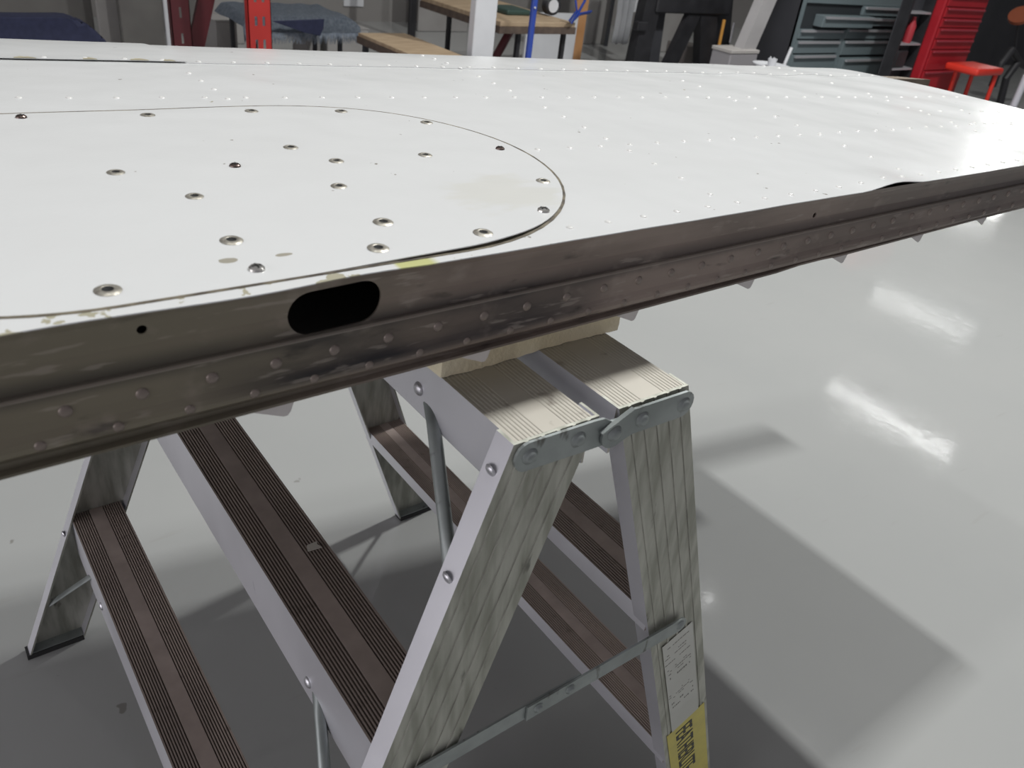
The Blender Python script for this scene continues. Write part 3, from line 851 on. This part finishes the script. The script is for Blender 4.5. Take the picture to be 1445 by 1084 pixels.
# low shelf with fringed rug
zS = .40; sx0, sx1, sy0, sy1 = 1.62, 2.30, 5.02, 5.5
sh = empty('rug_shelf', ((sx0+sx1)/2, 5.3, 0), 'low beige board shelf on thin legs under the fringed rug', 'shelf')
link('board', bev(B(sx0, sx1, sy0, sy1, zS - .03, zS), .004, 1), M['wood'], sh)
for x in (sx0 + .03, sx1 - .05):
    for y in (sy0 + .03, sy1 - .05): link('leg', B(x, x + .025, y, y + .025, 0, zS - .03), M['darkgrey'], sh)
rug = empty('fringed_rug', ((sx0+sx1)/2, 5.3, zS), 'blue-grey fringed rug draped over the low shelf', 'rug')
bm = bmesh.new(); n1, n2 = 30, 16
G = []
for i in range(n1 + 1):
    x = sx0 - .06 + (sx1 - sx0 + .14) * i / n1; r = []
    for j in range(n2 + 1):
        t = j / n2
        ex = max(0, (x - sx1) / .08, (sx0 - x) / .06)
        if t < .6: y = sy1 - (sy1 - sy0 + .02) * t / .6; z = zS + .022
        else: q = (t - .6) / .4; y = sy0 - .02 - .02 * math.sin(q * 1.5); z = zS + .022 - .10 * q
        z -= .06 * ex ** 1.5 + .004 * math.sin(x * 40 + j); y += .006 * math.sin(x * 55)
        r.append(bm.verts.new((x, y, z)))
    G.append(r)
for i in range(n1):
    for j in range(n2): bm.faces.new((G[i][j], G[i+1][j], G[i+1][j+1], G[i][j+1]))
bmesh.ops.solidify(bm, geom=bm.faces[:], thickness=.012)
link('rug_body', bm, M['rug'], rug, True)
bm = bmesh.new()
for i in range(170):
    x = sx0 - .055 + (sx1 - sx0 + .13) * i / 170; l = random.uniform(.045, .075); y = sy0 - .045 + .006*math.sin(x*55)
    tube(bm, [(x, y, zS - .075), (x + random.uniform(-.004, .004), y - .006, zS - .075 - l*.5), (x + random.uniform(-.008, .008), y, zS - .075 - l)], [.003, .0025, .001], 5)
tag(link('fringe', bm, M['rug'], rug), None, None, None, 'stuff')
# navy cloth hanging under the rug
Y = 4.92
pts = [at(388, 33, Y), at(457, 30, Y), at(452, 51, Y)]
bm = prism(bmesh.new(), [at(384, 30, Y), at(458, 27, Y), at(457, 40, Y), at(452, 51, Y), at(430, 46, Y)], (0, .012, 0))
thing1('hanging_cloth', bev(bm, .003, 1), M['navy'], 'corner of a navy cloth hanging below the fringed rug', 'cloth')
for pa, pb, zt, nm in ((432, 452, .26, 'slim pale carton under the rug shelf'), (462, 520, .24, 'wide pale carton between the rug shelf and the low plank'), (305, 335, .28, 'pale carton low behind the maroon brace')):
    Y = 5.6; c = empty('carton', (X((pa+pb)/2, 50, Y), Y, 0), nm, 'box')
    link('carton_body', bev(B(X(pa, 50, Y), X(pb, 50, Y), Y, Y + .25, 0, zt), .004, 1), M['board_pale'], c)
    link('lid_flap', B(X(pa, 50, Y) - .004, X(pb, 50, Y) + .004, Y - .004, Y + .25, zt, zt + .006), M['board_pale'], c)
thing1('paper_sheet', B(X(491, 5, 7.3), X(519, 5, 7.3), 7.385, 7.398, Z(500, 9, 7.385), .9), M['white'], 'white paper sheet fixed low on the grey wall', 'paper')
upright_board(579, 588, 6.4, 0, 1.6, .04, M['black'], 'thin black upright against the wall behind the low plank', 'wall_upright', 'post', 20)
upright_board(590, 660, 6.9, 0, 1.5, .03, M['board_pale'], 'pale panel behind the white post')

# low plank on a crate
pl = empty('low_plank', (2.42, 4.2, 0), 'low plywood plank with a dark edge left of the white post', 'plank')
link('board', B(2.16, 2.50, 3.80, 4.60, .375, .395), M['wood'], pl)
link('edge_band', B(2.153, 2.507, 3.793, 4.607, .335, .376), M['wood_edge'], pl)
for x in (2.18, 2.45):
    for y in (3.84, 4.55): link('leg', B(x, x + .03, y, y + .03, 0, .335), M['darkgrey'], pl)
# workbench
bench = empty('workbench', (3.6, 4.9, 0), 'wooden workbench with a thick dark front edge behind the blue post', 'workbench')
link('bench_top', bev(B(3.16, 3.84, 4.45, 5.5, .470, .502), .003, 1), M['wood'], bench)
link('edge_band', B(3.154, 3.846, 4.444, 5.506, .425, .471), M['wood_edge'], bench)
for x in (3.36, 3.78):
    for y in (4.5, 5.4): link('leg', B(x, x + .03, y, y + .03, 0, .425), M['black'], bench)
Y = 4.62
p0, p1 = at(722, 40, Y), at(700, 80, Y); dirv = (p1 - p0); pe = p0 + dirv * ((.02 - p0.z) / dirv.z)
link('diagonal_brace', tube(bmesh.new(), [p0, pe], .030, 10), M['maroon'], bench)['label'] = 'dark red slanting brace'
link('back_panel', B(X(738, 60, 5.45), X(808, 60, 5.45), 5.42, 5.44, 0, .42), M['white'], bench)['label'] = 'white panel closing the bench underneath'
# things on the bench
hr = empty('hose_reel', (3.78, 4.75, .502), 'black hose reel with a pale centre lying on the workbench', 'hose reel')
c = at(779, 18, 4.72)
bm = bmesh.new(); pts = [(c.x + .062*math.cos(a*math.pi/12), 4.72, .573 + .055*math.sin(a*math.pi/12)) for a in range(24)]
for r_ in (.0, .02, .04): tube(bm, [(x, y + r_, z) for x, y, z in pts + pts[:1]], .0115, 8, False)
tag(link('hose_coil', bm, M['black'], hr, True), None, None, None, 'stuff')
bm = bmesh.new(); tube(bm, [(c.x, 4.71, .573), (c.x, 4.77, .573)], .046, 24); link('hub', bm, M['white'], hr)['label'] = 'pale round hub'
tb = thing1('tool_case', bev(B(3.40, 3.62, 4.7, 4.95, .503, .54), .012, 2), sm('dark_green_case', (.03, .06, .05), .4), 'flat dark green case on the workbench left of the reel', 'case')
sb = empty('blue_strap_bundle', (3.9, 4.6, .5), 'bundle of blue straps at the right end of the workbench', 'strap')
for (a, b, c_) in (((826, 0), (816, 18), (806, 33)), ((812, 0), (814, 15), (803, 30)), ((808, 30), (818, 20), (833, 17))):
    link('strap', tube(bmesh.new(), [at(*a, 4.42), at(*b, 4.40), at(*c_, 4.42)], [(.022, .008)] * 3, 8), M['blue'], sb, True)
upright_board(813, 829, 5.52, 0, 1.3, .03, sm('orange_wood', (.48, .24, .10), .6, (.55, .3, .14), scale=5), 'orange wooden upright behind the right end of the workbench', 'wooden_upright', 'post', 20)

# white post and blue post in front
Y = 4.0
wp = empty('white_post', (X(686, 40, Y), Y, 0), 'square white painted post in front of the workbench', 'post')
link('post_body', bev(B(X(669, 40, Y), X(703, 40, Y) - .02, Y, Y + .06, 0, 1.4), .004, 1), M['white'], wp)
link('foot', B(X(669, 40, Y) - .03, X(703, 40, Y) + .03, Y - .03, Y + .09, 0, .012), M['white'], wp)
bp_ = empty('blue_post', (X(750, 40, Y), Y, 0), 'slim bright blue steel post right of the white post', 'post')
link('post_body', tube(bmesh.new(), [(X(750, 40, Y), Y, 0), (X(750, 40, Y), Y, 1.4)], .021, 14), M['blue'], bp_, True)
link('bolt', tube(bmesh.new(), [(X(752, 10, Y), Y - .026, Z(752, 10, Y)), (X(752, 10, Y), Y - .018, Z(752, 10, Y))], .006, 8), M['white'], bp_)
link('foot', tube(bmesh.new(), [(X(750, 40, Y), Y, 0), (X(750, 40, Y), Y, .015)], .05, 16), M['blue'], bp_)

# wall, white cloth and machine
upright_board(806, 858, 6.3, 0, 1.3, .03, M['board_pale'], 'pale wall board right of the workbench')
upright_board(857, 862, 6.2, 0, 1.4, .02, M['darkgrey'], 'thin dark strip between the pale board and the white sheet', 'wall_strip', 'strip')
Y = 5.4
bm = bmesh.new(); n_ = 14; rows = []
x0_, x1_ = X(866, 40, Y), X(888, 40, Y); zb_ = Z(875, 62, Y)
for i in range(n_ + 1):
    x = x0_ + (x1_ - x0_) * i / n_; rows.append([bm.verts.new((x + .012*math.sin(k), Y + .018 * math.sin(i * 1.3 + k*.2), zb_ + (1.2 - zb_) * k / 8 + (.01*math.sin(i) if k == 0 else 0))) for k in range(9)])
for i in range(n_):
    for k in range(8): bm.faces.new((rows[i][k], rows[i+1][k], rows[i+1][k+1], rows[i][k+1]))
bmesh.ops.solidify(bm, geom=bm.faces[:], thickness=.006)
thing1('hanging_sheet', bm, M['white'], 'white cloth hanging left of the black machine', 'cloth', None, True)
thing1('carton_strip', B(X(896, 8, 5.4), X(910, 8, 5.4), 5.4, 5.43, Z(900, 17, 5.4), 1.2), M['white'], 'small white hanging tag at the top edge beside the black machine', 'tag')
Y = 4.5
mc = empty('black_machine_stand', (X(960, 60, Y), Y + .2, 0), 'black steel machine stand with slanting legs behind the wing', 'machine')
def leg_px(name, a, b, wpx, Y, m=None, parent=mc, d=.05):
    A, Bp = at(*a, Y), at(*b, Y); dv = Bp - A; Bf = A + dv * ((A.z - .0) / -dv.z if dv.z else 1); At = A - dv * ((1.1 - A.z) / -dv.z) if dv.z else A
    wv = Vector((at(a[0] + wpx, a[1], Y).x - A.x, 0, 0))
    return link(name, prism(bmesh.new(), [Bf, Bf + wv, At + wv, At], (0, d, 0)), m or M['black'], parent)
leg_px('column', (908, 20), (893, 88), 22, Y, d=.09)
leg_px('column', (925, 20), (916, 88), 14, Y + .1, M['darkgrey'], d=.05)
leg_px('slanting_leg', (972, 20), (940, 88), 18, Y, d=.05)
leg_px('column', (990, 10), (987, 88), 24, Y, d=.08)
leg_px('rear_column', (1012, 10), (1006, 88), 22, Y + .15, d=.06)
link('crosshead', bev(B(X(925, 10, Y), X(1030, 10, Y), Y - .02, Y + .12, Z(960, 19, Y), 1.1), .01, 1), M['black'], mc)
link('clamp', bev(B(X(897, 35, Y), X(912, 35, Y), Y - .03, Y + .03, Z(903, 43, Y), Z(903, 30, Y)), .008, 2), M['black'], mc)
link('orange_rod', tube(bmesh.new(), [at(1022, 28, Y - .04), at(1009, 92, Y - .04)], .014, 8), sm('orange_rod_paint', (.52, .25, .05), .5), mc)['label'] = 'orange rod'
link('steel_rod', tube(bmesh.new(), [at(1036, 32, Y - .04), at(1030, 60, Y - .04)], .010, 8), M['pull'], mc)['label'] = 'thin bright steel rod'
link('base_plate', B(X(893, 80, Y) - .1, X(1025, 80, Y), Y - .05, Y + .3, 0, .03), M['black'], mc)
thing1('beige_block', bev(B(X(962, 70, 5.0), X(986, 70, 5.0), 4.95, 5.2, 0, Z(970, 63, 5.0)), .01, 1), sm('beige_box', (.36, .33, .31), .7), 'beige box standing between the legs of the black machine', 'box')
upright_board(934, 968, 5.9, 0, 1.0, .03, M['board_pale'], 'pale board seen between the black machine columns')
# slanting beam on its base block
Y = 4.0
bmn = empty('grey_beam', (X(1045, 88, Y), Y, 0), 'slanting light grey beam on a block left of the grey drawer cabinet', 'beam')
A_, B_ = at(1078, 0, Y), at(1046, 75, Y); wv = Vector((at(1064, 75, Y).x - B_.x, 0, 0)); dv = A_ - B_
link('beam', prism(bmesh.new(), [B_, B_ + wv, B_ + wv + dv * 1.8, B_ + dv * 1.8], (0, .09, 0)), sm('beam_paint', (.34, .33, .33), .6, (.4, .39, .39), scale=4), bmn)
link('base_block', bev(B(X(1024, 85, Y), X(1062, 85, Y), Y - .04, Y + .16, 0, B_.z + .005), .008, 1), sm('block_paint', (.28, .27, .28), .6), bmn)
link('cap', bev(B(X(1024, 85, Y) - .004, X(1062, 85, Y) + .004, Y - .045, Y + .165, B_.z + .003, B_.z + .03), .004, 1), sm('cap_paint', (.42, .40, .38), .6), bmn)
# tray, cup and stick by the cabinet
Y = 3.55
gd = at(1088, 93, Y)
thing1('white_tray', lathe(bmesh.new(), [(0, 0), (.11, 0), (.14, .02), (.14, .03), (.10, .014), (0, .014)], 24), M['white'], 'round white tray behind the wing, left of the grey drawer cabinet', 'tray').location = (gd.x, gd.y, gd.z - .02)
st = thing1('dark_box', bev(B(gd.x - .17, gd.x + .26, gd.y - .12, gd.y + .12, 0, gd.z - .0205), .01, 1), M['darkgrey'], 'dark box under the white tray', 'box')
bm = lathe(bmesh.new(), [(0, 0), (.028, 0), (.034, .055), (.030, .055), (.026, .004), (0, .004)], 16)
for v in bm.verts:
    if v.co.z > .05: v.co.z += random.uniform(-.012, .016)
c = thing1('crumpled_cup', bm, M['white'], 'crumpled white paper cup on the round white tray', 'cup'); c.location = (gd.x, gd.y, gd.z - .0035)
a_, b_ = at(1106, 92, Y), at(1117, 67, Y)
b2 = a_ + (b_ - a_)
thing1('white_stick', tube(bmesh.new(), [a_ + Vector((0, 0, -.02)), b2], .013, 10), M['white'], 'short white stick leaning right of the white tray', 'stick', None, True)

# grey drawer cabinet
Y = 3.85
xl, xr_ = X(1109, 90, Y), X(1266, 92, Y)
dc = empty('drawer_cabinet', ((xl + xr_)/2, Y + .3, 0), 'wide blue-grey tool cabinet with many drawers and pale pulls', 'tool cabinet')
link('body', B(xl + .006, xr_, Y + .02, Y + .40, .06, 1.35), M['cab'], dc)
link('side_panel', B(xl, xl + .006, Y + .0, Y + .40, .03, 1.35), M['darkgrey'], dc)['label'] = 'cabinet side with its shade painted in as charcoal'  # the side's shade is put into its dark colour
link('plinth', B(xl + .03, xr_ - .03, Y + .05, Y + .38, 0, .06), M['black'], dc)
xm = X(1184, 70, Y)
link('frame_rail', B(xl, xl + .05, Y - .004, Y + .02, .06, 1.35), M['cab'], dc)
link('frame_rail', B(xm - .025, xm + .025, Y - .004, Y + .02, .06, Z(1190, 42, Y)), M['cab'], dc)
link('frame_rail', B(xr_ - .05, xr_, Y - .004, Y + .02, .06, 1.35), M['cab'], dc)
link('gap_shadow_board', B(xl + .05, xr_ - .05, Y + .012, Y + .019, .07, 1.3), M['cabdark'], dc)
def drawer(xa, xb, zb_, zt_, out=0.0, full=True):
    dr = link('drawer', bev(B(xa, xb, Y - .006 - out, Y + .011, zb_, zt_), .003, 1), M['cab'], dc)
    bm = B(xa + .02, xb - .02, Y - .026 - out, Y - .007 - out, zt_ - .022, zt_ - .004)
    h = link('pull', bm, M['pull'], dr)
zL = [Z(1150, v, Y) for v in (76, 56, 40)]
zR = [Z(1235, v, Y) for v in (78, 56, 40)]
xa, xb = xl + .055, xm - .03; xc, xd = xm + .03, xr_ - .055
drawer(xa, xb, .09, zL[0] - .006); drawer(xa, xb, zL[0] + .006, zL[1] - .006); drawer(xa, xb, zL[1] + .006, zL[2] - .006)
drawer(xc, xd, .09, zR[0] - .014, .05); drawer(xc, xd, zR[0] + .006, zR[1] - .006); drawer(xc, xd, zR[1] + .006, zR[2] - .006)
drawer(X(1150, 30, Y), X(1222, 30, Y), zL[2] + .02, Z(1185, 21, Y), .07); drawer(X(1215, 30, Y) + .02, xd, Z(1235, 38, Y) + .01, Z(1235, 24, Y) - .004, .02)
drawer(X(1210, 20, Y) + .05, xd, Z(1235, 24, Y) + .01, Z(1235, 9, Y), .01)
drawer(xa, xd, Z(1190, 12, Y) + .03, Z(1190, 12, Y) + .19); drawer(xa, xd, Z(1190, 12, Y) + .21, Z(1190, 12, Y) + .36)
# bag, bin and bits right of the cabinet
Y = 3.95
bn = empty('blue_bin', (X(1275, 80, Y), Y, 0), 'slate blue bin standing between the grey cabinet and the dark shelf', 'bin')
x0_, x1_ = X(1263, 80, Y), X(1285, 80, Y)
bm = bmesh.new(); z1_ = Z(1275, 57, Y)
a = [(x0_+.02, Y, 0), (x1_-.02, Y, 0), (x1_-.02, Y+.3, 0), (x0_+.02, Y+.3, 0)]; vs = [bm.verts.new(p) for p in a] + [bm.verts.new(p) for p in ((x0_, Y-.02, z1_), (x1_, Y-.02, z1_), (x1_, Y+.32, z1_), (x0_, Y+.32, z1_))]
for f in ((3,2,1,0), (0,1,5,4), (1,2,6,5), (2,3,7,6), (3,0,4,7), (4,5,6,7)): bm.faces.new([vs[i] for i in f])
link('bin_body', bm, sm('slate_blue_plastic', (.07, .10, .14), .5), bn)
link('rim', B(x0_-.012, x1_+.012, Y-.032, Y+.332, z1_-.03, z1_+.001), sm('slate_blue_rim', (.10, .14, .18), .5), bn)
bm = bmesh.new(); bmesh.ops.create_icosphere(bm, subdivisions=3, radius=1)
for v in bm.verts: v.co = Vector(((x0_+x1_)/2 + .04 + v.co.x * .15 * (1 + .2*math.sin(v.co.z*9)), Y + .15 + v.co.y * .15, z1_ + .235 + v.co.z * .20 + .02*math.sin(v.co.x*11 + v.co.y*7)))
thing1('plastic_bag', bm, sm('cloudy_plastic', (.42, .42, .40), .25, (.30, .30, .29), scale=14), 'cloudy plastic bag bulging out of the slate blue bin', 'bag', None, True)
thing1('cream_block', bev(B(X(1262, 95, 3.6), X(1277, 95, 3.6), 3.6, 3.68, 0, Z(1270, 88, 3.6)), .01, 1), sm('cream_paint', (.55, .52, .40), .6), 'small cream block at the foot of the slate blue bin', 'block')
# dark shelf
Y = 3.42
ds = empty('dark_shelf', (X(1300, 60, Y), Y + .2, 0), 'dark open shelf unit between the slate blue bin and the red tool chest', 'shelf')
x1_ = X(1300, 100, 3.35) - .015; x0_ = x1_ - .36
link('back_board', B(x0_, x1_, Y + .09, Y + .10, 0, 1.2), M['darkgrey'], ds)
for x in (x0_, x1_ - .02): link('side_board', B(x, x + .02, Y, Y + .09, 0, 1.2), M['black'], ds)
for v in (98, 64, 20): z_ = max(Z(1300, v, Y), .02); link('shelf_board', B(x0_ + .02, x1_ - .02, Y, Y + .09, z_, z_ + .015), M['pull'], ds)
z_ = Z(1300, 64, Y) + .0155
thing1('red_bottle', lathe(bmesh.new(), [(0, 0), (.033, 0), (.036, .02), (.036, .13), (.016, .18), (.016, .20), (0, .20)], 18), sm('red_plastic', (.35, .03, .04), .4), 'round-shouldered red bottle on the dark shelf', 'bottle', None, True).location = ((x0_ + x1_)/2, Y + .044, z_)
z_ = max(Z(1300, 98, Y), .02) + .0155
thing1('black_case', bev(B(x0_ + .05, x0_ + .22, Y + .01, Y + .08, z_, z_ + .14), .015, 2), M['black'], 'black case on the lowest board of the dark shelf', 'case')
# red tool chest
Y = 3.35
xl, xr_ = X(1300, 100, Y), X(1352, 115, Y)
tc_ = empty('red_tool_chest', ((xl + xr_)/2, Y + .25, 0), 'tall red tool chest with a column of shallow drawers', 'tool chest')
link('body', bev(B(xl, xr_, Y, Y + .11, .04, 1.5), .01, 1), M['chest'], tc_)
for x in (xl + .04, xr_ - .08):
    for y in (Y + .01, Y + .07):
        link('caster', tube(bmesh.new(), [(x, y + .02, .021), (x + .035, y + .02, .021)], .021, 14), M['black'], tc_)
vz = [Z(1325, v, Y) for v in (99, 70, 55, 39, 25, 9)]
vz = [.09] + vz + [vz[-1] + .1 * i for i in range(1, 6)]
for i in range(1, len(vz)):
    d_ = link('drawer', bev(B(xl + .03, xr_ - .03, Y - .012, Y - .0005, vz[i-1] + .006, min(vz[i], 1.46) - .004), .003, 1), M['chest'], tc_)
    link('pull', bev(B(xl + .05, xr_ - .05, Y - .030, Y - .0125, vz[i] - .024, vz[i] - .008), .004, 1), M['chestpull'], d_)
link('bumper', B(xl - .22, xl + .02, Y - .14, Y + .05, .0, .10), M['chest'], tc_)['label'] = 'low red foot box on the left'
# red stool
Y = 3.1
sx_, zt_ = X(1380, 95, Y), Z(1378, 93, Y)
rs = empty('red_stool', (sx_, Y, 0), 'low red stool standing right of the red tool chest', 'stool')
M['stool'] = sm('red_vinyl', (.62, .035, .02), .4)
link('seat', bev(B(X(1361, 98, Y), X(1395, 104, Y), Y - .12, Y + .18, zt_ - .06, zt_), .02, 3), M['stool'], rs, True)
for px, yy in ((1366, .12), (1390, .12), (1390, -.08)):
    x = X(px, 110, Y); link('leg', tube(bmesh.new(), [(x, Y + yy, zt_ - .06), (x + .03, Y + yy, 0)], .018, 10), M['stool'], rs, True)
# dark wall board and workshop stand at far right
upright_board(1370, 1470, 4.9, 0, 1.6, .04, M['darkgrey'], 'large charcoal panel behind the red stool', 'dark_wall_panel', 'panel')
Y = 3.3
bs = empty('black_shop_stand', (X(1425, 110, Y), Y, 0), 'black shop stand with bent arms at the right edge behind the wing tip', 'stand')
for pts, r_ in (([(1400, 122), (1412, 90), (1428, 70)], .035), ([(1428, 70), (1440, 90), (1452, 96)], .03), ([(1410, 150), (1420, 110), (1436, 88)], .035), ([(1432, 72), (1436, 40), (1440, 25)], .012)):
    link('arm', tube(bmesh.new(), [at(a, b, Y) for a, b in pts], r_, 10), M['black'], bs, True)
bs_base = at(1420, 120, Y); link('base', lathe(bmesh.new(), [(0, 0), (.22, 0), (.22, .03), (.05, .06), (.04, .25), (0, .25)], 20), M['black'], bs).location = (bs_base.x - bs.location.x, 0, 0)
link('disc', tube(bmesh.new(), [at(1440, 24, Y), at(1440, 20, Y)], .10, 20), sm('rust_disc', (.20, .05, .02), .5), bs)
thing1('white_tube', tube(bmesh.new(), [at(1449, 106, 2.9), at(1430, 150, 2.9)], .030, 14), sm('white_tube_plastic', (.55, .55, .60), .35), 'thick white tube leaning at the right edge behind the wing tip', 'tube', None, True)
